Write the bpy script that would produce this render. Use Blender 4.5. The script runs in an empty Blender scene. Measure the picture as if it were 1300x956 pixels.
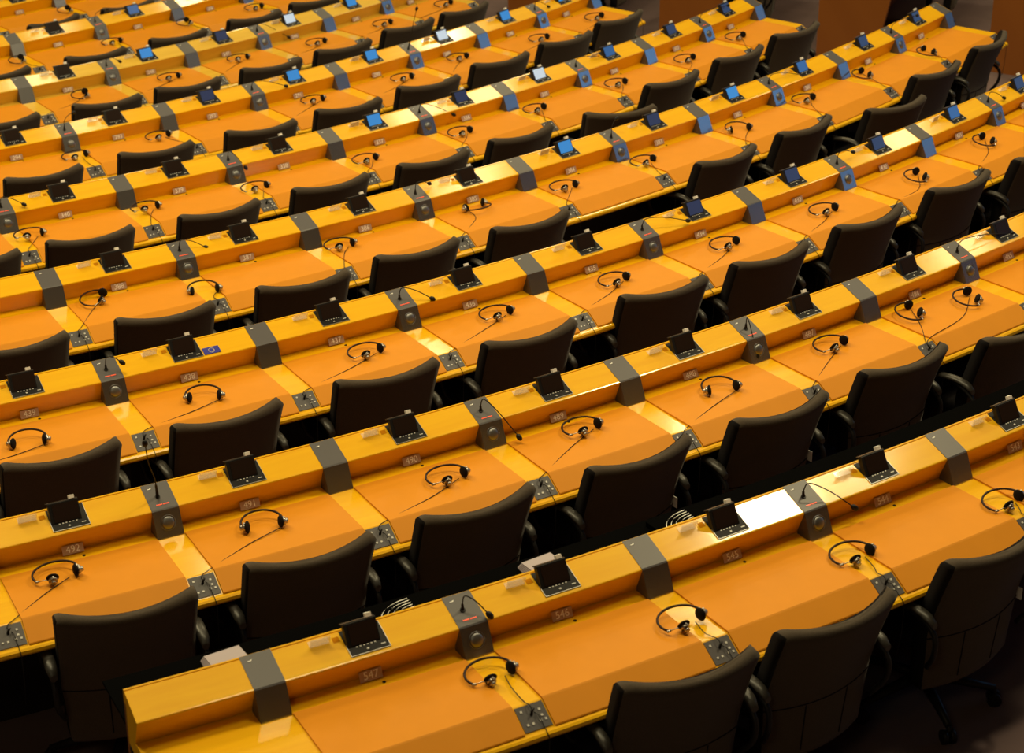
import bpy, bmesh, math, random
from mathutils import Vector, Matrix
random.seed(7)
sc = bpy.context.scene
W, H = 1300, 956
# ------------------------------------------------------------------ camera
ZC = 6.0
cam_d = bpy.data.cameras.new('camera'); cam = bpy.data.objects.new('camera', cam_d)
sc.collection.objects.link(cam); sc.camera = cam
PITCH = 0.440099
cam.location = (0, 0, ZC); cam.rotation_euler = (math.pi/2-PITCH, 0, 0)
cam_d.sensor_width = 36; cam_d.lens = 2600.0/W*36; cam_d.shift_y = -44.0/W
cam_d.clip_end = 200
cam_d.dof.use_dof = True; cam_d.dof.focus_distance = 9.2; cam_d.dof.aperture_fstop = 4.5
# ------------------------------------------------------------------ light and exposure
vs = sc.view_settings
vs.view_transform = 'Standard'; vs.look = 'None'; vs.gamma = 1; vs.use_curve_mapping = False
vs.exposure = -0.6
w = bpy.data.worlds.new('hall'); sc.world = w; w.use_nodes = True
w.node_tree.nodes['Background'].inputs[0].default_value = (0.9, 0.62, 0.42, 1)
w.node_tree.nodes['Background'].inputs[1].default_value = 0.018

def lamp(name, loc, power, size, color, aim=None, shape='DISK', size_y=None):
    d = bpy.data.lights.new(name, 'AREA'); d.shape = shape; d.size = size
    if size_y: d.size_y = size_y
    d.energy = power; d.color = color
    o = bpy.data.objects.new(name, d); sc.collection.objects.link(o)
    o.location = loc
    t = Vector(aim if aim else (loc[0]*.3, 11, 1.5)) - Vector(loc)
    o.rotation_euler = t.to_track_quat('-Z', 'Y').to_euler()
    return o
WARM = (1.0, 0.84, 0.47)
ZL = 11.0
# ceiling lamps, (x, y, power, diameter)
for i, (x, y, pw, dm) in enumerate([
        (5.3, 11.5, 1300, .8), (6.3, 12.5, 180, .8), (-3.3, 21.6, 330, .8), (-2.5, 19.9, 230, .7), (-3.3, 24.4, 230, .8),
        (2.7, 18.7, 420, 1.0), (2.2, 21.2, 420, .9), (3.2, 22.3, 330, .8), (2.8, 25.4, 900, .9), (-1.2, 27.0, 600, .7),
        (8.8, 18.0, 330, .9), (9.0, 21.9, 330, .8), (-11.5, 16.5, 1000, .8), (-11.0, 24.0, 260, .8),
        (12.5, 15.0, 100, .8)]):
    lamp('ceiling_lamp', (x, y, ZL), pw*(.44 if y < 15 else .25), dm, WARM)
# soft fill lights added overhead, at the sides and behind the camera
for x, y, pw in ((-7.5, 11.5, 640), (-9.5, 16.0, 200), (-9.0, 21.5, 110), (-2.5, 8.5, 480), (1.6, 7.0, 330), (-3.0, -4.0, 120), (11.5, 16.5, 90)):
    lamp('overhead_fill', (x, y, ZL), pw, 2.2, WARM, aim=(x*.45+.3, y*.5+5.5, 1.5))
# added blue area light out of view at right, reflected by console fronts
lamp('side_blue_light', (17.3, 17.0, 5.7), 190, 12.5, (0.14, 0.50, 1.0), aim=(0, 17.0, 5.7), shape='RECTANGLE', size_y=3.4)

# ------------------------------------------------------------------ geometry of the hall, measured from the photograph
CX, CY = -11.3679, 25.5028
NAMES = 'ABCDEFGHI'
PA = {'A': (-2e-06, 0.03334, 0.487934), 'B': (5.6e-05, 0.03481, 0.495605), 'C': (9.3e-05, 0.039348, 0.509516),
      'D': (0.000112, 0.041593, 0.519523), 'E': (-3.6e-05, 0.045068, 0.576876), 'F': (-6.6e-05, 0.048782, 0.593228),
      'G': (-0.000261, 0.053046, 0.615749), 'H': (0.0, 0.06515, 0.6646), 'I': (0.0, 0.0745, 0.777584)}
RR = dict(zip(NAMES, (22.561, 21.042, 19.543, 18.039, 16.528, 15.009, 13.427, 11.873, 10.33)))
ZZ = {n: ZC-3.86739-.150015*i for i, n in enumerate(NAMES)}
FLOOR_D = .84
KR = {'A': (0, 6), 'B': (-2, 8), 'C': (-2, 9), 'D': (-2, 10), 'E': (-2, 8), 'F': (-2, 7), 'G': (-2, 6), 'H': (-2, 4), 'I': (-2, 3)}
KSTART = {'A': -.6}
SPEAKER_PARITY = {'A': 1, 'B': 0, 'C': 0, 'D': 1, 'E': 1, 'F': 0, 'G': 1, 'H': 1, 'I': 1}
def ang(n, k): a, b, c = PA[n]; return (a*k+b)*k+c
def pitch(n, k): a, b, c = PA[n]; return (2*a*k+b)*RR[n]
def polar(a, r, z): return Vector((CX+r*math.sin(a), CY-r*math.cos(a), z))
def P(n, k, u=0, v=0, w_=0): return polar(ang(n, k)+u/RR[n], RR[n]+v, ZZ[n]+w_)

# ------------------------------------------------------------------ materials
def mat(name, col, rough=.5, metal=0, coat=0, emit=None, es=0, trans=0, spec=.5, noise=None, sheen=0):
    m = bpy.data.materials.new(name); m.use_nodes = True
    nt = m.node_tree; b = nt.nodes['Principled BSDF']
    b.inputs['Base Color'].default_value = (*col, 1); b.inputs['Roughness'].default_value = rough
    b.inputs['Metallic'].default_value = metal; b.inputs['Coat Weight'].default_value = coat
    b.inputs['Specular IOR Level'].default_value = spec
    b.inputs['Transmission Weight'].default_value = trans
    b.inputs['Sheen Weight'].default_value = sheen
    if emit: b.inputs['Emission Color'].default_value = (*emit, 1); b.inputs['Emission Strength'].default_value = es
    if noise:
        scale, amt, bump = noise
        tc = nt.nodes.new('ShaderNodeTexCoord'); nz = nt.nodes.new('ShaderNodeTexNoise')
        nz.inputs['Scale'].default_value = scale; nz.inputs['Detail'].default_value = 4
        nt.links.new(tc.outputs['Object'], nz.inputs['Vector'])
        mx = nt.nodes.new('ShaderNodeMix'); mx.data_type = 'RGBA'
        mx.inputs[6].default_value = (*[c*(1-amt) for c in col], 1); mx.inputs[7].default_value = (*[min(1, c*(1+amt)) for c in col], 1)
        nt.links.new(nz.outputs['Fac'], mx.inputs[0]); nt.links.new(mx.outputs[2], b.inputs['Base Color'])
        if bump:
            bp = nt.nodes.new('ShaderNodeBump'); bp.inputs['Strength'].default_value = bump; bp.inputs['Distance'].default_value = .002
            nt.links.new(nz.outputs['Fac'], bp.inputs['Height']); nt.links.new(bp.outputs['Normal'], b.inputs['Normal'])
    return m
def wood(name, c1, c2, rough, coat, uvscale):
    m = mat(name, c1, rough, coat=coat); nt = m.node_tree; b = nt.nodes['Principled BSDF']
    b.inputs['Coat Roughness'].default_value = .12
    uv = nt.nodes.new('ShaderNodeTexCoord'); mp = nt.nodes.new('ShaderNodeMapping'); mp.inputs['Scale'].default_value = uvscale
    nz = nt.nodes.new('ShaderNodeTexNoise'); nz.inputs['Scale'].default_value = 1; nz.inputs['Detail'].default_value = 6; nz.inputs['Distortion'].default_value = .6
    n2 = nt.nodes.new('ShaderNodeTexNoise'); n2.inputs['Scale'].default_value = .35; n2.inputs['Detail'].default_value = 2
    nt.links.new(uv.outputs['UV'], mp.inputs[0]); nt.links.new(mp.outputs[0], nz.inputs['Vector']); nt.links.new(mp.outputs[0], n2.inputs['Vector'])
    ad = nt.nodes.new('ShaderNodeMath'); ad.operation = 'MULTIPLY_ADD'; ad.inputs[1].default_value = .55
    nt.links.new(nz.outputs['Fac'], ad.inputs[0])
    m2 = nt.nodes.new('ShaderNodeMath'); m2.operation = 'MULTIPLY'; m2.inputs[1].default_value = .45
    nt.links.new(n2.outputs['Fac'], m2.inputs[0]); nt.links.new(m2.outputs[0], ad.inputs[2])
    rp = nt.nodes.new('ShaderNodeValToRGB'); rp.color_ramp.elements[0].position = .35; rp.color_ramp.elements[1].position = .65
    rp.color_ramp.elements[0].color = (*c2, 1); rp.color_ramp.elements[1].color = (*c1, 1)
    nt.links.new(ad.outputs[0], rp.inputs[0]); nt.links.new(rp.outputs[0], b.inputs['Base Color'])
    return m
M_WOOD = wood('yellow_beech', (.90, .49, .003), (.84, .42, .002), .42, .5, (3, 45, 1)); M_WOOD.node_tree.nodes['Principled BSDF'].inputs['Specular IOR Level'].default_value = .15
M_WOODG = wood('pale_beech', (.80, .50, .05), (.72, .43, .04), .42, .5, (3, 45, 1)); M_WOODG.node_tree.nodes['Principled BSDF'].inputs['Specular IOR Level'].default_value = .15
M_PATCH = mat('matte_orange', (.55, .20, .004), .9, spec=.05)
M_PANEL = wood('red_brown_veneer', (.28, .09, .012), (.22, .065, .008), .45, .1, (30, 2, 1))
M_PAD = mat('orange_leather', (.72, .272, .014), .5, noise=(9, .06, .0), spec=.14)
M_GREY = mat('grey_plastic', (.085, .078, .085), .42, noise=(300, .10, .10))
M_FRONT = mat('anodised_front', (.48, .48, .50), .27, metal=.96)
M_DOME = mat('speaker_mesh', (.22, .22, .23), .42, metal=.85)
M_SLOT = mat('recess_black', (.010, .009, .010), .5, spec=.15)  # black colour stands in for the shade inside the terminal recess
M_CTRL = mat('panel_grey', (.07, .062, .068), .5)
M_LIDTOP = mat('lid_edge', (.16, .14, .13), .3, metal=.4)
M_WHITE = mat('white_mark', (.92, .9, .86), .5)
M_KEY = mat('key_caps', (.62, .6, .56), .35)
M_BLACK = mat('black_plastic', (.012, .011, .012), .45, spec=.25)
M_UNDER = mat('black_laminate', (.010, .009, .009), .6)
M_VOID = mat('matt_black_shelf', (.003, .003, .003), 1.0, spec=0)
M_CHROME = mat('brushed_metal', (.36, .35, .34), .4, metal=1)
M_FABRIC = mat('brown_black_fabric', (.072, .055, .040), .95, noise=(260, .35, .5), sheen=.1, spec=.15)
M_CUSH = mat('black_fabric', (.008, .007, .008), .95, spec=.1)
M_ARM = mat('grey_arm_pad', (.035, .032, .028), .4)
M_FOAM = mat('ear_foam', (.008, .006, .006), .8, spec=.15)
M_BAND = mat('headband_plastic', (.022, .007, .005), .5, spec=.25)
M_SILVER = mat('silver_housing', (.5, .46, .42), .3, metal=.8)
M_RED = mat('red_indicator', (.5, .05, .02), .4, emit=(1, .10, .03), es=1.1)
M_ACRYL = mat('clear_acrylic', (.95, .9, .82), .08); M_ACRYL.node_tree.nodes['Principled BSDF'].inputs['Alpha'].default_value = .22
M_CARD = mat('paper_card', (.82, .76, .68), .6)
M_PLATE = mat('number_plaque', (.50, .32, .22), .4)
M_DIGIT = mat('number_digits', (1, .96, .9), .4)
M_PAPER = mat('grey_lilac_paper', (.42, .36, .40), .6)
M_CARPET = mat('carpet', (.13, .085, .085), .95, noise=(5, .25, .3))
M_SC_OFF = mat('screen_dark', (.022, .013, .010), .3, spec=.12)
M_SC_NAVY = mat('screen_navy', (.01, .012, .03), .2, emit=(.045, .058, .12), es=.9)  # weak emission stands in for the blue reflection on dark screens
M_SC_MID = mat('screen_mid_blue', (.01, .02, .05), .2, emit=(.06, .17, .42), es=.9)
M_SC_BLUE = mat('screen_blue', (.01, .02, .05), .2, emit=(.07, .36, .85), es=1.0)
M_SC_WHITE = mat('screen_white', (.1, .1, .1), .2, emit=(.72, .85, .95), es=1.1)
M_FLAGB = mat('flag_blue', (.01, .015, .30), .5)
M_FLAGY = mat('flag_yellow', (.9, .75, .3), .5)

# ------------------------------------------------------------------ mesh helper
class MB:
    def __init__(s): s.v = []; s.f = []; s.m = []; s.uv = []; s.mi = 0; s.sm = []
    def quadgrid(s, rows, closed_u=False, closed_v=False, smooth=True, uvf=None):
        base = len(s.v); n = len(rows); mm = len(rows[0])
        for r in rows: s.v += [Vector(p) for p in r]
        for i in range(n if closed_v else n-1):
            for j in range(mm if closed_u else mm-1):
                i2 = (i+1) % n; j2 = (j+1) % mm
                s.f.append((base+i*mm+j, base+i*mm+j2, base+i2*mm+j2, base+i2*mm+j)); s.m.append(s.mi); s.sm.append(smooth)
        return base
    def face(s, pts, smooth=False):
        b = len(s.v); s.v += [Vector(p) for p in pts]; s.f.append(tuple(range(b, b+len(pts)))); s.m.append(s.mi); s.sm.append(smooth)
    def box(s, c, d, M=None):
        x, y, z = [q/2 for q in d]; c = Vector(c)
        pts = [Vector((sx*x, sy*y, sz*z))+c for sx in (-1, 1) for sy in (-1, 1) for sz in (-1, 1)]
        if M is not None: pts = [M @ p for p in pts]
        for q in ((0, 1, 3, 2), (4, 6, 7, 5), (0, 4, 5, 1), (2, 3, 7, 6), (0, 2, 6, 4), (1, 5, 7, 3)): s.face([pts[i] for i in q])
    def prism(s, prof, x0, x1, M=None):      # prof: list of (y, z); extruded along x
        a = [Vector((x0, y, z)) for y, z in prof]; b = [Vector((x1, y, z)) for y, z in prof]
        if M is not None: a = [M @ p for p in a]; b = [M @ p for p in b]
        n = len(prof)
        for i in range(n): j = (i+1) % n; s.face([a[i], a[j], b[j], b[i]])
        s.face(a[::-1]); s.face(b)
    def tube(s, pts, r, seg=8, cap=True):
        pts = [Vector(p) for p in pts]; n = len(pts); rr = r if isinstance(r, (list, tuple)) else [r]*n
        rows = []; prev = None
        for i, p in enumerate(pts):
            t = (pts[min(i+1, n-1)]-pts[max(i-1, 0)]).normalized()
            if prev is None: x = t.orthogonal().normalized()
            else: x = (prev-t*prev.dot(t)).normalized()
            prev = x; y = t.cross(x)
            rows.append([p+(x*math.cos(2*math.pi*j/seg)+y*math.sin(2*math.pi*j/seg))*rr[i] for j in range(seg)])
        s.quadgrid(rows, closed_u=True)
        if cap: s.face(rows[0][::-1]); s.face(rows[-1])
    def ball(s, c, r, M=None, seg=12, rings=8, z0=-1):
        c = Vector(c); rows = []
        r = Vector(r) if not isinstance(r, (int, float)) else Vector((r, r, r))
        for i in range(rings+1):
            th = math.pi*i/rings; rows.append([Vector((math.sin(th)*math.cos(2*math.pi*j/seg)*r.x, math.sin(th)*math.sin(2*math.pi*j/seg)*r.y, math.cos(th)*r.z)) for j in range(seg)])
        if M is not None: rows = [[M @ p for p in q] for q in rows]
        s.quadgrid([[p+c for p in q] for q in rows], closed_u=True)
    def cyl(s, c, axis, r, h, seg=16, r2=None):
        c = Vector(c); a = Vector(axis).normalized(); s.tube([c-a*h/2, c+a*h/2], [r, r if r2 is None else r2], seg)
    def mesh(s, name, mats, uvfun=None):
        me = bpy.data.meshes.new(name); me.from_pydata(s.v, [], s.f)
        for m in (mats if isinstance(mats, (list, tuple)) else [mats]): me.materials.append(m)
        for p, mi, sm in zip(me.polygons, s.m, s.sm): p.material_index = mi; p.use_smooth = sm
        bm = bmesh.new(); bm.from_mesh(me)
        bmesh.ops.remove_doubles(bm, verts=bm.verts, dist=1e-6)
        bmesh.ops.recalc_face_normals(bm, faces=bm.faces)
        bm.to_mesh(me); bm.free()
        if uvfun:
            uv = me.uv_layers.new(name='UV')
            for l in me.loops: uv.data[l.index].uv = uvfun(me.vertices[l.vertex_index].co)
        me.update(); return me
def link(name, me, parent=None, loc=(0, 0, 0), rot=None):
    o = bpy.data.objects.new(name, me); sc.collection.objects.link(o)
    if parent: o.parent = parent
    o.location = loc
    if rot is not None: o.rotation_euler = rot
    return o
def empty(name, loc, rz=0, label=None, cat=None, group=None):
    o = bpy.data.objects.new(name, None); sc.collection.objects.link(o); o.location = loc; o.rotation_euler = (0, 0, rz)
    o.empty_display_size = .05
    if label: o['label'] = label
    if cat: o['category'] = cat
    if group: o['group'] = group
    return o
def copy_tree(o, parent=None):
    c = o.copy(); sc.collection.objects.link(c)
    if parent: c.parent = parent
    for ch in [x for x in KIDS.get(o.name, [])]: copy_tree(ch, c)
    return c
KIDS = {}
def kid(parent, o): KIDS.setdefault(parent.name, []).append(o); return o

# ------------------------------------------------------------------ floor: stepped tiers
mb = MB()
edge = {n: RR[n]-.14 for n in NAMES}
A0, A1, NS = .15, 1.6, 90
prof = []
zf = {n: ZZ[n]-FLOOR_D for n in NAMES}
prof.append((6.0, zf['I'])); 
for n in reversed(NAMES[:-1]):
    prof.append((edge[n], prof[-1][1])); prof.append((edge[n], zf[n]))
prof.append((29.0, zf['A']))
rows = []
for i in range(NS+1):
    a = A0+(A1-A0)*i/NS
    rows.append([polar(a, r, z) for r, z in prof])
mb.quadgrid(rows, smooth=False)
fl = link('floor', mb.mesh('floor', M_CARPET)); fl['kind'] = 'structure'

M_WALL = wood('dark_wall_panelling', (.16, .07, .03), (.12, .05, .02), .6, 0, (1, 8, 1))
M_CEIL = mat('ceiling_plaster', (.35, .28, .2), .9, noise=(3, .1, 0))
X0, X1, Y0, Y1, Z0, Z1 = -30.0, 18.2, -8.0, 44.0, 0.0, 11.6
for nm, pts in (('wall_left', [(X0, Y0, Z0), (X0, Y1, Z0), (X0, Y1, Z1), (X0, Y0, Z1)]), ('wall_right', [(X1, Y0, Z0), (X1, Y1, Z0), (X1, Y1, Z1), (X1, Y0, Z1)]),
                ('wall_front', [(X0, Y1, Z0), (X1, Y1, Z0), (X1, Y1, Z1), (X0, Y1, Z1)]), ('wall_back', [(X0, Y0, Z0), (X1, Y0, Z0), (X1, Y0, Z1), (X0, Y0, Z1)]),
                ('ceiling', [(X0, Y0, Z1), (X1, Y0, Z1), (X1, Y1, Z1), (X0, Y1, Z1)])):
    mb = MB(); c = Vector(((X0+X1)/2, (Y0+Y1)/2, 5.8)); p4 = [Vector(p) for p in pts]
    nrm = (p4[1]-p4[0]).cross(p4[2]-p4[0]).normalized()
    if nrm.dot(c-p4[0]) > 0: nrm = -nrm
    q4 = [p+nrm*.2 for p in p4]
    mb.face(p4); mb.face(q4[::-1])
    for i in range(4): j = (i+1) % 4; mb.face([p4[i], p4[j], q4[j], q4[i]])
    o = link(nm, mb.mesh(nm, M_CEIL if nm == 'ceiling' else M_WALL, lambda co: (co.x+co.y, co.z))); o['kind'] = 'structure'

# ------------------------------------------------------------------ bench body
# profile (v, w): ledge, face, trough, desk top, bevel, lip, underside
BODY = [(-.136, .040), (-.130, .0510), (-.124, .0492), (-.1232, .0450), (-.1212, .0450), (-.1204, .0470), (-.004, .0022), (0, 0), (.0015, -.004), (-.034, -.097), (-.036, -.1035), (.02, -.1035),
        (.362, -.1035), (.366, -.105), (.452, -.158), (.466, -.160), (.474, -.166), (.476, -.178), (.470, -.187), (.455, -.190), (.10, -.19), (-.115, -.15), (-.136, .0)]
def arc_body(name, n, a0, a1, prof, matl, parent, caps=True, step=.008):
    N = max(2, int((a1-a0)/step)); mb = MB(); rows = []
    org = parent.location
    plen = [0]
    for q, p in zip(prof, prof[1:]): plen.append(plen[-1]+math.dist(q, p))
    for i in range(N+1):
        a = a0+(a1-a0)*i/N
        rows.append([polar(a, RR[n]+v, ZZ[n]+w_)-org for v, w_ in prof])
    mb.quadgrid(rows, closed_u=True, smooth=False)
    if caps: mb.face(rows[0]); mb.face(rows[-1][::-1])
    def uvf(co):
        p = co+org; dx, dy = p.x-CX, p.y-CY
        return (math.atan2(dx, -dy)*RR[n], math.hypot(dx, dy)+p.z*.7)
    return link(name, mb.mesh(name, matl, uvf), parent)

# ---- element prototypes in seat-local coordinates (x along the row, y away from the viewer, z up), origin on the ledge crease
SL = math.atan(.38)
LEDGE = Matrix.Rotation(SL, 4, 'X')           # y runs up the slope of the ledge
def me_console(speaker):
    mb = MB()
    pr = [(.1285, .0515), (.1285, .046), (.03, .006), (.03, -.1035), (-.049, -.1035), (-.0475, -.099), (-.004, -.001), (.001, .0035)]
    mb.prism(pr, -.055, .055)
    me = mb.mesh('console', [M_GREY, M_FRONT])
    for p in me.polygons:
        if p.normal.y < -.7: p.material_index = 1
    return me
ME_CONS = me_console(True)
FN = Vector((0, -.92, .39)).normalized()
mb = MB(); q = FN.to_track_quat('Z', 'Y').to_matrix().to_4x4()
mb.ball((0, -.0255, -.049), (.026, .026, .009), q, 20, 8)
mb.tube([Vector((math.cos(t)*.026, 0, 0)) @ Matrix.Identity(3) if False else q @ Vector((math.cos(t)*.030, math.sin(t)*.030, 0)) + Vector((0, -.0258, -.0485)) for t in [i*math.pi/12 for i in range(25)]], .0012, 6)
ME_DOME = mb.mesh('speaker_cone', M_DOME)
mb = MB()
for x, wd in ((-.016, .024), (.012, .024)): mb.box((x, .024, .0035), (wd, .0045, .002), LEDGE)
ME_RED = mb.mesh('red_light', M_RED)
mb = MB(); mb.box((-.028, .112, .0035), (.014, .003, .0012), LEDGE); mb.box((-.022, .115, .0035), (.006, .002, .0012), LEDGE)
ME_MARK = mb.mesh('white_mark', M_WHITE)
# flip-up terminal
mb = MB()
mb.mi = 0; mb.box((0, .071, .0012), (.146, .112, .004), LEDGE)
mb.mi = 1
for c, d in (((0, .0155, .003), (.146, .0018, .003)), ((-.0725, .04, .003), (.0018, .05, .003)), ((.0725, .071, .003), (.0018, .112, .003))): mb.box(c, d, LEDGE)
ME_TFRAME = mb.mesh('terminal_base', [M_SLOT, M_CHROME])
mb = MB()
for i in range(6): mb.box((-.040+i*.0135, .047, .0042), (.006, .0035, .002), LEDGE)
mb.box((-.006, .030, .0042), (.008, .006, .002), LEDGE); mb.box((.052, .033, .004), (.016, .004, .001), LEDGE)
ME_KEYS = mb.mesh('key', M_KEY)
LID = Matrix.Translation((-.010, .042, .0155)) @ Matrix.Rotation(math.atan2(.042, .079), 4, 'X').inverted()
def lidM(): return LID
mb = MB()
mb.prism([(0, 0), (0, .087), (.002, .089), (.018, .089), (.020, .087), (.020, 0)], -.061, .059, LID)
mb.mi = 1; mb.box((-.004, .0115, .0905), (.124, .020, .003), LID)
ME_LID = mb.mesh('lid', [M_BLACK, M_LIDTOP])
mb = MB(); mb.box((.004, -.0008, .047), (.100, .0015, .070), LID); ME_SCREEN = {}
for nm, mm in (('off', M_SC_OFF), ('navy', M_SC_NAVY), ('mid', M_SC_MID), ('blue', M_SC_BLUE), ('white', M_SC_WHITE)): ME_SCREEN[nm] = mb.mesh('screen_'+nm, mm)
mb = MB(); mb.box((.036, .008, .099), (.022, .016, .014), LID); ME_TAB = mb.mesh('tab', M_WHITE)
mb = MB(); mb.box((-.094, .100, .0006), (.024, .022, .002), LEDGE); ME_PATCH = mb.mesh('matte_patch', M_PATCH)  # small matte, darker orange square beside each terminal
# control panel on the front bevel
BV = Matrix.Translation((0, -.366, -.105)) @ Matrix.Rotation(math.atan2(.053, .086), 4, 'X')   # y: away, up the bevel
mb = MB(); mb.box((0, -.049, .0015), (.104, .092, .003), BV)
ME_CTRL = mb.mesh('control_panel', M_CTRL)
BTNS = [BV @ Vector((x, y, .004)) for x, y in ((.030, -.030), (.030, -.052), (.038, -.068), (.018, -.068), (-.012, -.072), (-.032, -.072), (-.035, -.022))]
mb = MB(); mb.box((0, 0, 0), (.008, .0075, .003), BV.to_3x3().to_4x4())
ME_BTN = mb.mesh('button', M_KEY)
mb = MB()
mb.tube([BV @ Vector(p) for p in ((-.004, -.04, .001), (-.002, -.034, .016), (.006, -.026, .022))], [.005, .005, .004], 8)
mb.tube([BV @ Vector(p) for p in ((.010, -.034, .003), (.014, -.050, .014), (.016, -.07, .012), (.017, -.092, .008))] +
        [Vector((.018, -.470, -.160)), Vector((.019, -.482, -.175)), Vector((.020, -.480, -.30)), Vector((.016, -.47, -.40))], .0016, 6)
ME_JACK = mb.mesh('plug_cable', M_BLACK)
ME_HOLE = None
mb = MB(); mb.cyl((0, -.022, -.103), (0, 0, 1), .0065, .003, 12); ME_HOLE = mb.mesh('grommet', M_SLOT)
FACE = Matrix.Translation((0, .028, -.078)) @ Matrix.Rotation(math.atan2(.036, .1), 4, 'X')   # undercut face plane
def digits_mesh(txt):
    cu = bpy.data.curves.new('num', 'FONT'); cu.body = txt; cu.size = .038; cu.extrude = .0006; cu.align_x = 'CENTER'; cu.align_y = 'CENTER'
    ob = bpy.data.objects.new('num', cu); me = bpy.data.meshes.new_from_object(ob); bpy.data.objects.remove(ob)
    # stand it upright: text xy -> x z, facing -y
    M = PM @ Matrix.Translation((0, 0, .002))
    me.transform(M); me.materials.clear(); me.materials.append(M_DIGIT); me.name = 'digits'; return me
PM = Matrix.Translation((0, .010, -.082)) @ Matrix.Rotation(math.pi/2-.42, 4, 'X')
mb = MB(); mb.box((0, 0, 0), (.084, .036, .003), PM); ME_PLATE = mb.mesh('number_plate', M_PLATE)

def smooth_curve(pts, n=18):
    # Catmull-Rom through points
    pts = [Vector(p) for p in pts]; P_ = [pts[0]*2-pts[1]]+pts+[pts[-1]*2-pts[-2]]; out = []
    seg = len(pts)-1
    for i in range(n+1):
        t = i/n*seg; j = min(int(t), seg-1); u = t-j; a, b, c, d = P_[j:j+4]
        out.append(.5*((2*b)+(c-a)*u+(2*a-5*b+4*c-d)*u*u+(-a+3*b-3*c+d)*u**3))
    return out
MIC = {
 'A': [(1, .065, .0, .017), (3, .175, .03, -.035)],
 'B': [(0, -.068, .03, .322), (2, .096, .08, -.067), (4, -.014, .03, -.076), (6, .428, -.05, .016)],
 'C': [(0, .058, -.02, .066), (2, .146, 0, .012), (4, .269, 0, .029), (6, .125, -.05, .068)],
 'D': [(1, .144, -.05, .015), (3, .098, -.07, .062), (5, .046, -.07, .139), (7, .34, -.05, .01), (9, .36, -.05, .074)],
 'E': [(1, .08, 0, -.028), (3, .239, 0, -.03), (5, .33, -.05, .01), (7, .36, -.05, .08)],
 'F': [(0, .074, -.08, .128), (2, .241, 0, .015), (4, .076, -.05, .323)], 'G': [(1, .076, 0, .057), (3, .26, 0, -.07)],
 'H': [(1, .112, -.05, .111)]}
def mic_mesh(u, v, w_):
    mb = MB(); b = LEDGE @ Vector((-.008, .066, .003)); h = Vector((u, -v, w_))
    d = (h-b).length
    dr = (h-b).normalized()
    if w_ > .2: path = [b, b+(h-b)*.3+Vector((.004, 0, .01)), b+(h-b)*.65+Vector((-.004, 0, 0)), h]
    else:
        top = b+Vector(((h-b).x*.10, (h-b).y*.10, .058+.08*max(0, w_)))
        path = [b, b+Vector((0, 0, .03)), top, top*.55+h*.45+Vector((0, 0, .012)), h]
    cv = smooth_curve(path, 26)
    mb.tube(cv, [.0065 if i < 3 else (.0052 if i < 6 else .0023) for i in range(27)], 8)
    mb.cyl(b+Vector((0, 0, .001)), LEDGE @ Vector((0, 0, 1)), .010, .006, 12)
    t = (cv[-1]-cv[-2]).normalized(); q = t.to_track_quat('Z', 'Y').to_matrix().to_4x4()
    mb.ball(h, (.0115, .0115, .0175), q, 14, 10)
    return mb.mesh('gooseneck', M_BLACK)

SCREEN_TONE = {('G', 1): 'blue', ('G', 2): 'navy', ('G', 3): 'white', ('G', 4): 'blue', ('G', 5): 'mid', ('H', 1): 'mid', ('H', 2): 'blue', ('F', 2): 'blue', ('F', 3): 'blue', ('F', 4): 'white',  # emissive screen tone per terminal, dark by default
       ('F', 5): 'blue', ('F', 6): 'blue', ('F', 1): 'navy', ('E', 2): 'blue', ('E', 3): 'navy', ('E', 4): 'white', ('E', 5): 'mid', ('E', 6): 'navy', ('E', 7): 'navy',
       ('D', 4): 'blue', ('D', 5): 'navy', ('D', 6): 'blue', ('D', 7): 'mid', ('D', 8): 'navy', ('D', 9): 'navy',
       ('C', 4): 'navy', ('C', 5): 'navy', ('C', 6): 'navy', ('C', 7): 'mid', ('C', 8): 'navy'}
FIRSTNUM = {'A': 547, 'B': 491, 'C': 438, 'D': 388, 'E': 339, 'F': 293, 'G': 249, 'H': 208, 'I': 170}
ORD = ['front', 'second', 'third', 'fourth', 'fifth', 'sixth', 'seventh', 'eighth', 'topmost']
ROWNAME = {'A': 'lowest bench row', 'B': 'second bench row from the bottom', 'C': 'third bench row from the bottom', 'D': 'fourth bench row from the bottom',
           'E': 'fifth bench row from the bottom', 'F': 'fifth bench row from the top', 'G': 'fourth bench row from the top', 'H': 'third bench row from the top', 'I': 'bench row in the top left corner'}
ROWNAME.update({'F': 'sixth bench row from the bottom', 'G': 'seventh bench row from the bottom', 'H': 'eighth bench row from the bottom'})
BLAB = {'A': 'long curved yellow wood bench desk nearest the viewer, lowest row, seat plates from 547',
        'B': 'long curved wooden bench desk with seat plates 491 to 487, second row from the bottom',
        'C': 'long curved wooden bench desk with a small blue flag on it, third row from bottom',
        'D': 'long curved wooden bench desk ending beside the brown panels at the top right corner',
        'E': 'long curved wooden bench desk, fifth row from the bottom, ending near the top centre right',
        'F': 'long curved wooden bench desk, sixth row from the bottom, with a bright white highlight',
        'G': 'long pale yellow curved bench desk, seventh row from the bottom, at the upper left',
        'H': 'curved wooden bench desk, eighth row from the bottom, near the top left corner',
        'I': 'curved wooden bench desk cut by the top left corner of the photo'}
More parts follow.
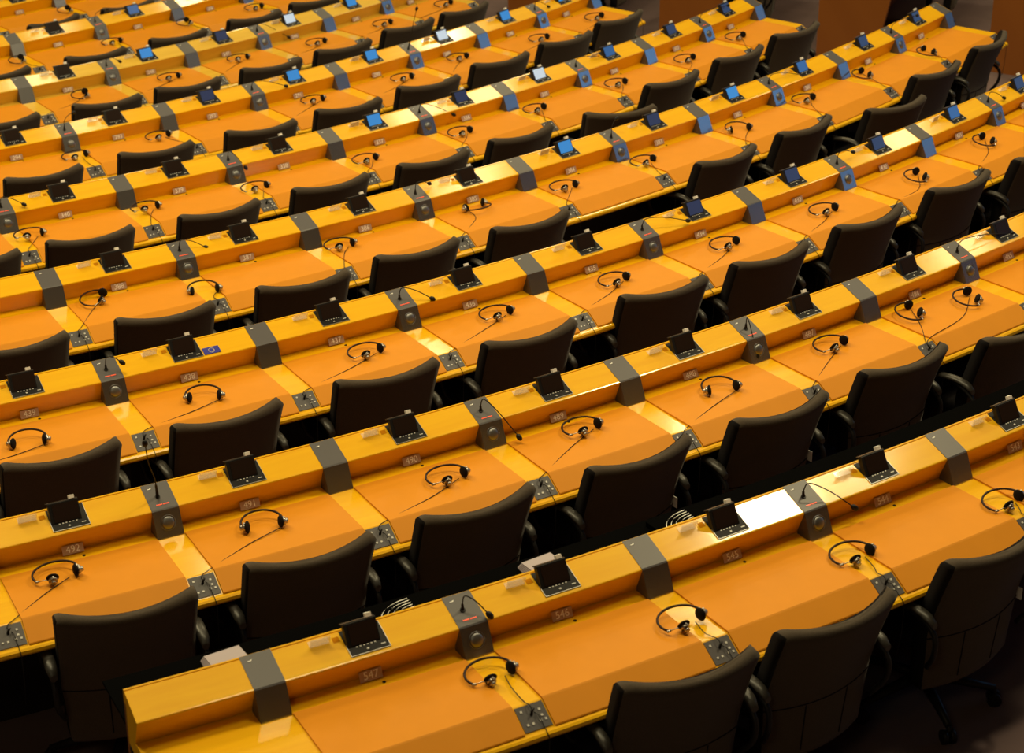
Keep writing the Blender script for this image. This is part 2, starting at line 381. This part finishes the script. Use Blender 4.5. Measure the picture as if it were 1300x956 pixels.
def pad_mesh(n, k):
    """leather pad between unit k and k+1, in the frame of seat centre k+.5"""
    L = (ang(n, k+1)-ang(n, k))*RR[n]; hw = L/2-.057
    pr = [(-.047, -.1035), (-.047, -.0965), (-.363, -.0955), (-.369, -.0985), (-.4535, -.1505), (-.456, -.1545), (-.452, -.1585)]
    mb = MB(); rows = []
    R = RR[n]
    for i in range(9):
        u = -hw+2*hw*i/8
        row = []
        for y, z in pr:
            a = u/R; r = R-y
            row.append(Vector((r*math.sin(a), R-r*math.cos(a), z)))
        rows.append(row)
    mb.quadgrid(rows, closed_u=True, smooth=False); mb.face(rows[0]); mb.face(rows[-1][::-1])
    return mb.mesh('desk_pad', M_PAD)

# card holders shown with a white card
CARD = {('F', 3), ('G', 3), ('D', 4), ('E', 5), ('E', 4), ('D', 6), ('C', 7), ('F', 4), ('E', 2)}
def bench(n):
    k0, k1 = KR[n]; org = P(n, (k0+k1)/2, 0, 0, -FLOOR_D)
    b = empty('bench_desk', org, 0, BLAB[n], 'desk')
    s0 = KSTART.get(n, k0-.09); a0 = ang(n, s0); a1 = ang(n, k1)+.062/RR[n]
    arc_body('desktop', n, a0, a1, BODY, M_WOODG if n == 'G' else M_WOOD, b)
    arc_body('back_panel', n, a0, a1, [(-.136, -FLOOR_D), (-.136, 0), (-.116, -.0), (-.116, -FLOOR_D)], M_PANEL, b)
    arc_body('modesty_panel', n, a0, a1, [(-.112, -FLOOR_D), (-.112, -.16), (-.10, -.16), (-.10, -FLOOR_D)], M_UNDER, b)
    lean = lambda n_, k_, u=0: (P(n_, k_, u)-org, (0, 0, ang(n_, k_)+u/RR[n_]))
    for k in range(k0, k1+1):
        loc, rot = lean(n, k)
        if k < s0: continue
        sp = (k % 2) == SPEAKER_PARITY[n]
        u_ = link('microphone_console' if sp else 'blank_console', ME_CONS, b, loc, rot)
        link('white_mark', ME_MARK, u_)
        if sp:
            link('speaker', ME_DOME, u_); link('red_light', ME_RED, u_)
            mm = [m for m in MIC.get(n, []) if m[0] == k]
            spec = mm[0][1:] if mm else (.12, -.02, .03)
            link('gooseneck_microphone', mic_mesh(*spec), u_)
        cp = link('control_panel', ME_CTRL, b, loc, rot)
        for q in BTNS: link('button', ME_BTN, cp, q)
        link('plug_cable', ME_JACK, cp)
        # pedestal under the desk
        if k % 2 == 0:
            mb = MB(); mb.prism([(.10, -.16), (-.10, -.19), (-.10, -.80), (-.16, -FLOOR_D), (.10, -FLOOR_D)], -.015, .015)
            link('pedestal', mb.mesh('pedestal', M_UNDER), b, loc, rot)
    for k in range(k0, k1):
        c = k+.5
        if c < s0: continue
        s = pitch(n, c); rotc = (0, 0, ang(n, c)); locc = P(n, c)-org
        link('desk_pad', pad_mesh(n, k), b, locc, rotc)
        loc, rot = lean(n, k, .495*s)
        t = link('voting_terminal', ME_TFRAME, b, loc, rot)
        link('matte_patch', ME_PATCH, t); link('keypad', ME_KEYS, t); link('lid', ME_LID, t)
        st = SCREEN_TONE.get((n, k), 'off')
        so = link('screen', ME_SCREEN[st], t); link('tab', ME_TAB, t)
        if st in ('blue', 'mid'): so['label'] = 'blue screen'
        if st == 'white': so['label'] = 'white screen'
        loc, rot = lean(n, k, .485*s)
        pl = link('number_plate', ME_PLATE, b, loc, rot)
        num = FIRSTNUM[n]-k
        pl['label'] = 'small plaque reading %d' % num
        link('digits', digits_mesh(str(num)), pl)
        link('grommet', ME_HOLE, b, (P(n, k, .53*s)-org), rot)
    return b
BENCH = {n: bench(n) for n in NAMES}

# ------------------------------------------------------------------ benches on the far side of the aisle (end panels seen from the aisle)
for n, side in (('D', 'brown wooden end panel across the aisle in the top right corner'), ('E', 'wide brown wooden end panel across the aisle, behind the fourth row end'),
                ('F', 'brown wooden end panel across the aisle at the top, left of the black gap'), ('G', 'brown wooden end panel across the aisle at the top edge, right of centre')):
    a0 = 1.0225; org = polar(a0, RR[n], ZZ[n]-FLOOR_D)
    b = empty('aisle_bench', org, 0, side, 'desk')
    arc_body('desktop', n, a0+.002, a0+.16, BODY, M_WOOD, b)
    arc_body('back_panel', n, a0+.002, a0+.16, [(-.136, -FLOOR_D), (-.136, 0), (-.116, 0), (-.116, -FLOOR_D)], M_PANEL, b)
    arc_body('end_panel', n, a0, a0+.0018, [(-.15, -FLOOR_D), (-.15, .07), (.02, .03), (.47, -.09), (.49, -.18), (.36, -FLOOR_D)], M_PANEL, b, step=.0009)

# ------------------------------------------------------------------ chairs
def sup(x, p): return math.copysign(abs(x)**p, x)
def make_chair_parts():
    """local frame: origin on the floor under the top edge of the back, x right, y towards the desk"""
    parts = []
    # outer shell of the backrest; t from top (0) to bottom (1)
    def section(t, grow=0.0, thick=.058, front=False):
        Ht = .63; z = .872-Ht*t
        # lean: top further back
        lean = .155*(1-(1-t)**1.6) if t < .55 else .155*(1-(.45)**1.6)+(t-.55)*.04
        hw = .262-.010*math.sin(t*math.pi)-.03*max(0, t-.55)/.45
        return z, lean, hw
    N, K = 22, 20
    def ring(z, lean, hw, thick, sag, dip, inset=0, side=0):
        out = []
        for i in range(K+1):
            s = -1+2*i/K; x = s*(hw-inset)
            y = lean+sag*(s*s)-sag+inset*.9; out.append(Vector((x, y, z-dip*(1-s*s))))
        for i in range(K+1):
            s = 1-2*i/K; x = s*(hw-inset)
            y = lean+sag*(s*s)-sag+thick-inset*.9
            out.append(Vector((x, y, z-dip*(1-s*s))))
        return out
    mb = MB(); rows = []
    TH = .068
    for j in range(7):          # rounded top
        aa = (1-j/7)*math.pi/2; ins = (TH/2-.002)*(1-math.cos(aa)); z_ = .869-.040*(1-math.sin(aa)); tt = (.872-z_)/.63
        rows.append(ring(z_, section(max(tt, 0))[1], .262, TH, .062, .016*(1-max(tt, 0)), ins))
    for i in range(N+1):
        t = .070+.930*i/N; z, lean, hw = section(t)
        sag = .062-.02*t; dip = .016*(1-t)
        rows.append(ring(z, lean, hw, TH, sag, dip, 0 if i < N else .01))
    mb.quadgrid(rows, closed_u=True); mb.face(rows[0]); mb.face(rows[-1][::-1])
    # material split: outer face fabric, side and inner face black
    me = mb.mesh('backrest', [M_FABRIC, M_CUSH])
    for p in me.polygons:
        nrm = p.normal
        p.material_index = 0 if (nrm.y < .35 and abs(nrm.x) < .8 and (nrm.y < -.2 or nrm.z > .5)) else 1
    parts.append(('backrest', me))
    # seam across the lower back and vertical seams
    mb = MB()
    z, lean, hw = section(.60)
    mb.tube([Vector((s*(hw+.001), lean+.05*(s*s)-.0505, z-.006*(1-s*s))) for s in [-1+2*i/14 for i in range(15)]], .0022, 6)
    for sx in (-.35, .45):
        mb.tube([Vector((sx*section(t)[2], section(t)[1]+(.062-.02*t)*(sx*sx)-(.062-.02*t)-.0005, section(t)[0])) for t in [.62+.04*i for i in range(9)]], .0025, 6)
    parts.append(('seam', mb.mesh('seam', M_CUSH)))
    # seat cushion
    mb = MB(); rows = []
    for j, (zz, gr) in enumerate([(.395, -.03), (.402, -.005), (.43, 0), (.455, -.006), (.468, -.03), (.472, -.08)]):
        rows.append([Vector((sup(math.cos(a), .45)*(.25+gr), .385+sup(math.sin(a), .45)*(.24+gr), zz)) for a in [2*math.pi*i/36 for i in range(36)]])
    mb.quadgrid(rows, closed_u=True); mb.face(rows[0]); mb.face(rows[-1])
    parts.append(('seat', mb.mesh('seat', M_CUSH)))
    # armrests
    for sx in (-1, 1):
        mb = MB()
        path = smooth_curve([(sx*.25, .10, .38), (sx*.28, .05, .47), (sx*.282, .06, .56), (sx*.282, .18, .605), (sx*.285, .34, .60), (sx*.285, .42, .55), (sx*.27, .38, .44), (sx*.2, .36, .40)], 30)
        mb.tube(path, .011, 8)
        mb.mi = 1
        rows = []
        for i in range(9):
            y = .055+.26*i/8; z = .585+.03*math.sin(math.pi*(i/8)**.7)
            hh = .022*(1 if 0 < i < 8 else .6)
            rows.append([Vector((sx*.282+math.cos(a)*hh, y, z+.006+math.sin(a)*.014)) for a in [2*math.pi*q/12 for q in range(12)]])
        mb.quadgrid(rows, closed_u=True); mb.face(rows[0]); mb.face(rows[-1])
        parts.append(('armrest', mb.mesh('armrest', [M_BLACK, M_ARM])))
    mb = MB(); mb.box((0, .36, .385), (.30, .28, .03)); mb.cyl((0, .33, .25), (0, 0, 1), .028, .26); mb.cyl((0, .33, .15), (0, 0, 1), .04, .12)
    mb.box((0, .24, .365), (.07, .16, .02))
    parts.append(('gas_column', mb.mesh('gas_column', M_BLACK)))
    for q in range(5):
        a = 2*math.pi*q/5+.5; d = Vector((math.cos(a), math.sin(a), 0)); c = Vector((0, .33, 0)); mb = MB()
        mb.tube([c+Vector((0, 0, .115))+d*.02, c+Vector((0, 0, .10))+d*.15, c+Vector((0, 0, .075))+d*.29], [.024, .02, .014], 8)
        side = Vector((-d.y, d.x, 0))
        for e in (-1, 1): mb.cyl(c+d*.29+side*.016*e+Vector((0, 0, .028)), side, .028, .02, 14)
        mb.cyl(c+d*.29+Vector((0, 0, .055)), (0, 0, 1), .008, .045, 8)
        parts.append(('base_leg', mb.mesh('base_leg', M_BLACK)))
    return parts
CHP = make_chair_parts()
mb = MB(); mb.box((.262, .12, .50), (.004, .045, .05)); ME_TAG = mb.mesh('tag', M_WHITE)
CH = {
 'A': [(1.62, .61, 6), (2.45, .61, -2), (3.49, .58, -3)],
 'B': [(-.49, .62, 6), (.49, .59, 1), (1.45, .59, -2), (2.48, .60, -3), (3.47, .61, 0), (4.49, .59, 1), (5.38, .70, 2)],
 'C': [(-.55, .61, -1), (.41, .61, -2), (1.42, .60, 3), (2.41, .61, 1), (3.49, .57, 6), (4.40, .59, 2), (5.38, .58, 1), (6.39, .58, 3), (7.34, .63, 1)],
 'D': [(-.49, .62, 0), (.5, .63, 5), (1.5, .64, 6), (2.43, .61, 2), (3.38, .65, 2), (5.42, .61, -1), (6.39, .60, -1), (7.32, .78, 12), (8.33, .60, 6), (9.39, .57, -3)],
 'E': [(-1.48, .61, 1), (-.6, .60, 2), (.44, .63, 0), (1.43, .63, 3), (2.4, .67, 4), (3.35, .67, 1), (4.36, .79, 26), (5.39, .59, 3), (6.43, .59, 4), (7.44, .59, 8)],
 'F': [(-.56, .61, 0), (.48, .59, 6), (1.5, .63, 8), (2.46, .63, 7), (3.44, .62, 9), (4.45, .59, 8), (5.43, .60, 8), (6.4, .57, 5)],
 'G': [(-.56, .64, 0), (.48, .66, 7), (1.37, .68, 8), (2.39, .69, 7), (3.36, .70, 6), (4.41, .66, 5), (5.33, .69, 5)],
 'H': [(-.57, .68, -1), (.45, .68, 6), (1.4, .69, 7), (2.37, .70, 8), (3.22, .71, 10)],
 'I': [(-.59, .71, -7), (.3, .75, 5)]}
ORDN = ['leftmost', 'second from left', 'third from left', 'fourth from left', 'fifth from left', 'sixth from left', 'seventh from left', 'eighth from left', 'ninth from left', 'tenth from left', 'eleventh from left']
CHAIR0 = None
def new_chair(loc, rz, label, group):
    global CHAIR0
    if CHAIR0 is None:
        o = empty('office_chair', loc, rz, label, 'chair', group); CHAIR0 = o
        for nm, me in CHP: kid(o, link(nm, me, o))
    else:
        o = copy_tree(CHAIR0); o.location = loc; o.rotation_euler = (0, 0, rz); o['label'] = label; o['group'] = group
    return o
CHAIRS = {}
for n in NAMES:
    L = CH[n]
    for i, (k, v, yaw) in enumerate(L):
        a = ang(n, k); rz = a-math.radians(yaw)*.9
        loc = polar(a, RR[n]+v+.033, ZZ[n]-FLOOR_D)
        if n in 'ABC' and k > -.6: extra = 'at the desk with plate %d' % (FIRSTNUM[n]-math.floor(k))
        else: extra = ''
        o = new_chair(loc, rz, 'dark fabric swivel chair, %s along the %s' % (ORDN[i], ROWNAME[n]), 'swivel chairs behind the bench desks')
        if (n, i) in (('A', 2), ('B', 4), ('B', 3)): link('tag', ME_TAG, o)
        CHAIRS[(n, i)] = o
for n, a, lab in (('E', 1.105, 'dark swivel chair across the aisle at the top right, its star base showing'), ('F', 1.070, 'dark swivel chair across the aisle above the fourth row, only its star base showing'),
                  ('F', 1.06, 'dark swivel chair across the aisle between the two brown end panels'), ('G', 1.09, 'dark swivel chair across the aisle at the top edge, right of centre')):
    new_chair(polar(a, RR[n]+.72, ZZ[n]-FLOOR_D), a+.2, lab, 'swivel chairs behind the bench desks')

# ------------------------------------------------------------------ card holders on the ledges
def holder_mesh():
    mb = MB(); t = .0015
    B_ = Matrix.Rotation(SL, 4, 'X')
    # upright plate with foot, folded acrylic
    mb.box((0, .108, .0035), (.072, .026, t), B_)
    mb.box((0, .094, .021), (.072, t, .036), B_)
    mb.box((0, .099, .021), (.072, t, .036), B_)
    return mb
ME_HOLD = holder_mesh().mesh('acrylic_stand', M_ACRYL)
mb = MB(); mb.box((0, .0965, .020), (.066, .0015, .030), LEDGE); ME_CARD = mb.mesh('name_card', M_CARD)
HC = {}
for n in NAMES:
    k0, k1 = KR[n]; cnt = 0
    for k in range(k0, k1):
        if k+.3 < KSTART.get(n, k0): continue
        u = .285*pitch(n, k)
        p = P(n, k, u)
        # ordinal among those in the picture
        base = p
        x = p.x; d = p.y*math.cos(PITCH)-(p.z-ZC)*math.sin(PITCH); uu = p.y*math.sin(PITCH)+(p.z-ZC)*math.cos(PITCH)
        px, py = 650+2600*x/d, 434-2600*uu/d
        if not (3 < px < 1297 and 2 < py < 868): continue
        if 0 < px < 1300 and 0 < py: lab_i = min(cnt, 10); cnt += 1
        else: lab_i = min(cnt, 10)
        card = (n, k) in CARD
        lab = ('clear stand holding white card, %s on the %s' if card else 'small clear acrylic card stand, %s on the %s') % (ORDN[lab_i], ROWNAME[n])
        o = empty('card_holder', p, ang(n, k)+u/RR[n]+random.uniform(-.08, .08), lab, 'card holder', 'acrylic card holders on the ledges')
        link('acrylic_stand', ME_HOLD, o)
        if card: link('name_card', ME_CARD, o)

# ------------------------------------------------------------------ headphones
def hs_meshes(kind):
    """band in the horizontal plane, opening towards -y; origin on the pad"""
    parts = []
    rx, ry = .079, .066
    a0, a1 = (-12, 205) if kind == 'N' else (-8, 188)
    mb = MB(); pts = []
    for i in range(33):
        a = math.radians(a0+(a1-a0)*i/32); z = .020+.016*math.sin(max(0, math.radians((i/32)*180)))
        if kind == 'N': z = .034-.018*(i/32)
        pts.append(Vector((rx*math.cos(a), ry*math.sin(a), z)))
    mb.tube(pts, .0042, 8); parts.append(('headband', mb.mesh('headband', M_BAND)))
    def cup(c, nrm):
        nrm = Vector(nrm).normalized(); q = nrm.to_track_quat('Z', 'Y').to_matrix().to_4x4(); c = Vector(c)
        m1 = MB(); m1.ball(c, (.0235, .0235, .0085), q, 20, 8)
        m2 = MB(); m2.cyl(c-nrm*.011, nrm, .016, .010, 16); m2.cyl(c-nrm*.021, nrm, .010, .012, 12)
        m2.ball(c-nrm*.013+Vector((0, 0, .014)), (.006, .006, .006), None, 8, 6)
        return m1, m2
    if kind == 'N':
        cups = [((.070, -.026, .025), (-1, -.10, .05)), ((-.018, -.040, .026), (.12, .75, .35))]
        ends = [pts[0], pts[-1]]
    else:
        cups = [((.066, -.022, .025), (-1, -.2, .1)), ((-.060, -.026, .025), (.85, -.35, .15))]
        ends = [pts[0], pts[-1]]
    for (c, nn), e in zip(cups, ends):
        m1, m2 = cup(c, nn)
        m2.tube([e, (Vector(e)+Vector(c))*.5+Vector((0, -.004, .002)), Vector(c)-Vector(nn).normalized()*.012], .0018, 6)
        m2.cyl(e, Vector(e)-Vector(c) if (Vector(e)-Vector(c)).length > .01 else (0, 1, 0), .0048, .014, 8)
        parts.append(('ear_cushion', m1.mesh('ear_cushion', M_FOAM))); parts.append(('ear_cup', m2.mesh('ear_cup', M_SILVER)))
    return parts
HSP = {k: hs_meshes(k) for k in 'ND'}
HS = {
 'A': [(.95, .17, 'N'), (1.92, .24, 'N'), (2.98, .22, 'N'), (3.98, .26, 'N')],
 'B': [(-.67, .14, 'N'), (.46, .16, 'D'), (1.55, .19, 'N'), (2.51, .13, 'N'), (3.51, .17, 'D'), (4.46, .14, 'N'), (5.22, .13, 'R'), (5.68, .2, 'R')],
 'C': [(-.62, .25, 'D'), (.46, .21, 'D'), (1.55, .18, 'N'), (2.53, .16, 'N'), (3.47, .18, 'N'), (4.47, .18, 'N'), (5.46, .19, 'N'), (6.48, .23, 'R'), (7.49, .17, 'R')],
 'D': [(.25, .09, 'R'), (.98, .25, 'D'), (2.15, .12, 'N'), (3.4, .12, 'U'), (4.19, .17, 'N'), (5.06, .16, 'N'), (6.2, .17, 'D'), (7.18, .12, 'N'), (8.09, .13, 'R'), (9.06, .21, 'R')],
 'E': [(-.91, .18, 'N'), (.08, .14, 'N'), (1.03, .2, 'N'), (2.11, .21, 'N'), (3.17, .19, 'N'), (4.09, .18, 'N'), (5.18, .19, 'N'), (6.23, .2, 'N'), (7.18, .17, 'N')],
 'F': [(-.06, .16, 'N'), (.78, .14, 'N'), (2.49, .15, 'N'), (3.58, .19, 'N'), (4.45, .12, 'N'), (5.53, .25, 'N'), (6.55, .23, 'N')],
 'G': [(.5, .18, 'R'), (1.52, .2, 'N'), (2.47, .15, 'N'), (3.48, .25, 'N'), (4.53, .26, 'N'), (5.64, .26, 'N')],
 'H': [(-.12, .2, 'R'), (.96, .21, 'N'), (1.92, .19, 'R'), (2.82, .26, 'N')], 'I': [(-.11, .24, 'R')]}
HROT = {'N': .05, 'D': -.25, 'R': 1.05, 'U': math.pi+.15}
for n in NAMES:
    for i, (k, v, t) in enumerate(HS[n]):
        a = ang(n, k); fr = k-math.floor(k)
        onstrip = min(fr, 1-fr)*pitch(n, k) < .055
        zt = -.103 if onstrip else -.0962
        o = empty('headphones', P(n, k, 0, v, zt), a+HROT[t]+random.uniform(-.12, .12), 'black headphones with silver cups, %s on the %s' % (ORDN[i], ROWNAME[n]), 'headphones', 'headphones lying on the desks')
        o.scale = (1.06, 1.06, 1.06)
        for nm, me in HSP['D' if t in 'DU' else 'N']: link(nm, me, o)
        # cable to the nearest control panel
        kp = round(k-.25); S = Matrix.Rotation(-o.rotation_euler.z, 4, 'Z')
        def loc_(kk, uu, vv, ww): return S @ (P(n, kk, uu, vv, ww)-o.location)/1.06
        c0 = Vector((.045, -.03, .006)) if t != 'D' else Vector((.06, -.035, .006))
        c0w = c0
        v2 = min(.33, v+.10)
        end = (kp, .0, .405, -.118)
        du = (kp-k)*pitch(n, k)
        mid = loc_(k, du*.35+.02, v2, -.0935)
        m2 = loc_(k, du*.86, .352, -.0925 if abs(du*.86-du) > .06 else -.0985)
        mb = MB(); mb.tube(smooth_curve([c0w, mid, m2, loc_(kp, 0.0, .385, -.098), loc_(*end)], 24), .0018, 5)
        link('cable', mb.mesh('cable', M_BLACK), o)

# ------------------------------------------------------------------ small things
k = .653; s = pitch('C', .6)
mb = MB(); mb.mi = 0; mb.box((0, .039, .003), (.082, .044, .0012), LEDGE); mb.mi = 1
for q in range(12):
    a = 2*math.pi*q/12; c = Vector((math.cos(a)*.0135, .039+math.sin(a)*.0135, .0038))
    pts = []
    for j in range(10):
        r = .0030 if j % 2 == 0 else .0012; b = math.pi/2+j*math.pi/5
        pts.append(LEDGE @ (c+Vector((math.cos(b)*r, math.sin(b)*r, 0))))
    mb.face(pts)
o = link('paper_flag', mb.mesh('paper_flag', [M_FLAGB, M_FLAGY]), None, P('C', k), (0, 0, ang('C', k)))
o['label'] = 'small blue paper flag with a ring of yellow stars on the third bench row'; o['category'] = 'flag'
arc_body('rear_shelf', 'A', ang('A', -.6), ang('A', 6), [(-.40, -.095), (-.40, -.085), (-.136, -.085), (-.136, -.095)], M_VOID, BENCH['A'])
for k, stripe, lab in ((-.07, False, 'grey papers behind the lowest bench, beside the chair at plate 491'), (1.60, False, 'grey papers behind the raised screen of the desk with plate 546'),
                       (.775, True, 'striped white booklet left of the large chair in front of plate 490'), (2.41, True, 'striped white booklet left of the screen at the desk with plate 545')):
    mb = MB()
    if not stripe:
        for j in range(5): mb.box((j*.003, -j*.002, .005+j*.006), (.13, .10, .005), Matrix.Rotation(.03*j-.05, 4, 'Z'))
        mm = M_PAPER
    else:
        mb.mi = 0; mb.box((0, 0, .01), (.17, .12, .02)); mb.mi = 1
        for j in range(7):
            r = .02+.02*j
            rows = []
            for q in range(13):
                a = math.pi*.08+math.pi*.55*q/12
                p0 = Vector((.085-math.cos(a-.2)*0-r*math.cos(a*.8), -.055+r*.75*math.sin(a*.8), .0205))
                if p0.x < -.094 or p0.y > .059: p0 = Vector((max(p0.x, -.094), min(p0.y, .059), .0205))
                rows.append([p0, p0+Vector((.006, .004, 0))])
            mb.quadgrid(rows, smooth=False)
        mm = [M_VOID, M_WHITE]
    o = link('paper_stack' if not stripe else 'striped_booklet', mb.mesh('paper', mm), None, P('A', k, 0, -.30, -.084), (0, 0, ang('A', k)))
    o['label'] = lab; o['category'] = 'papers' if not stripe else 'booklet'
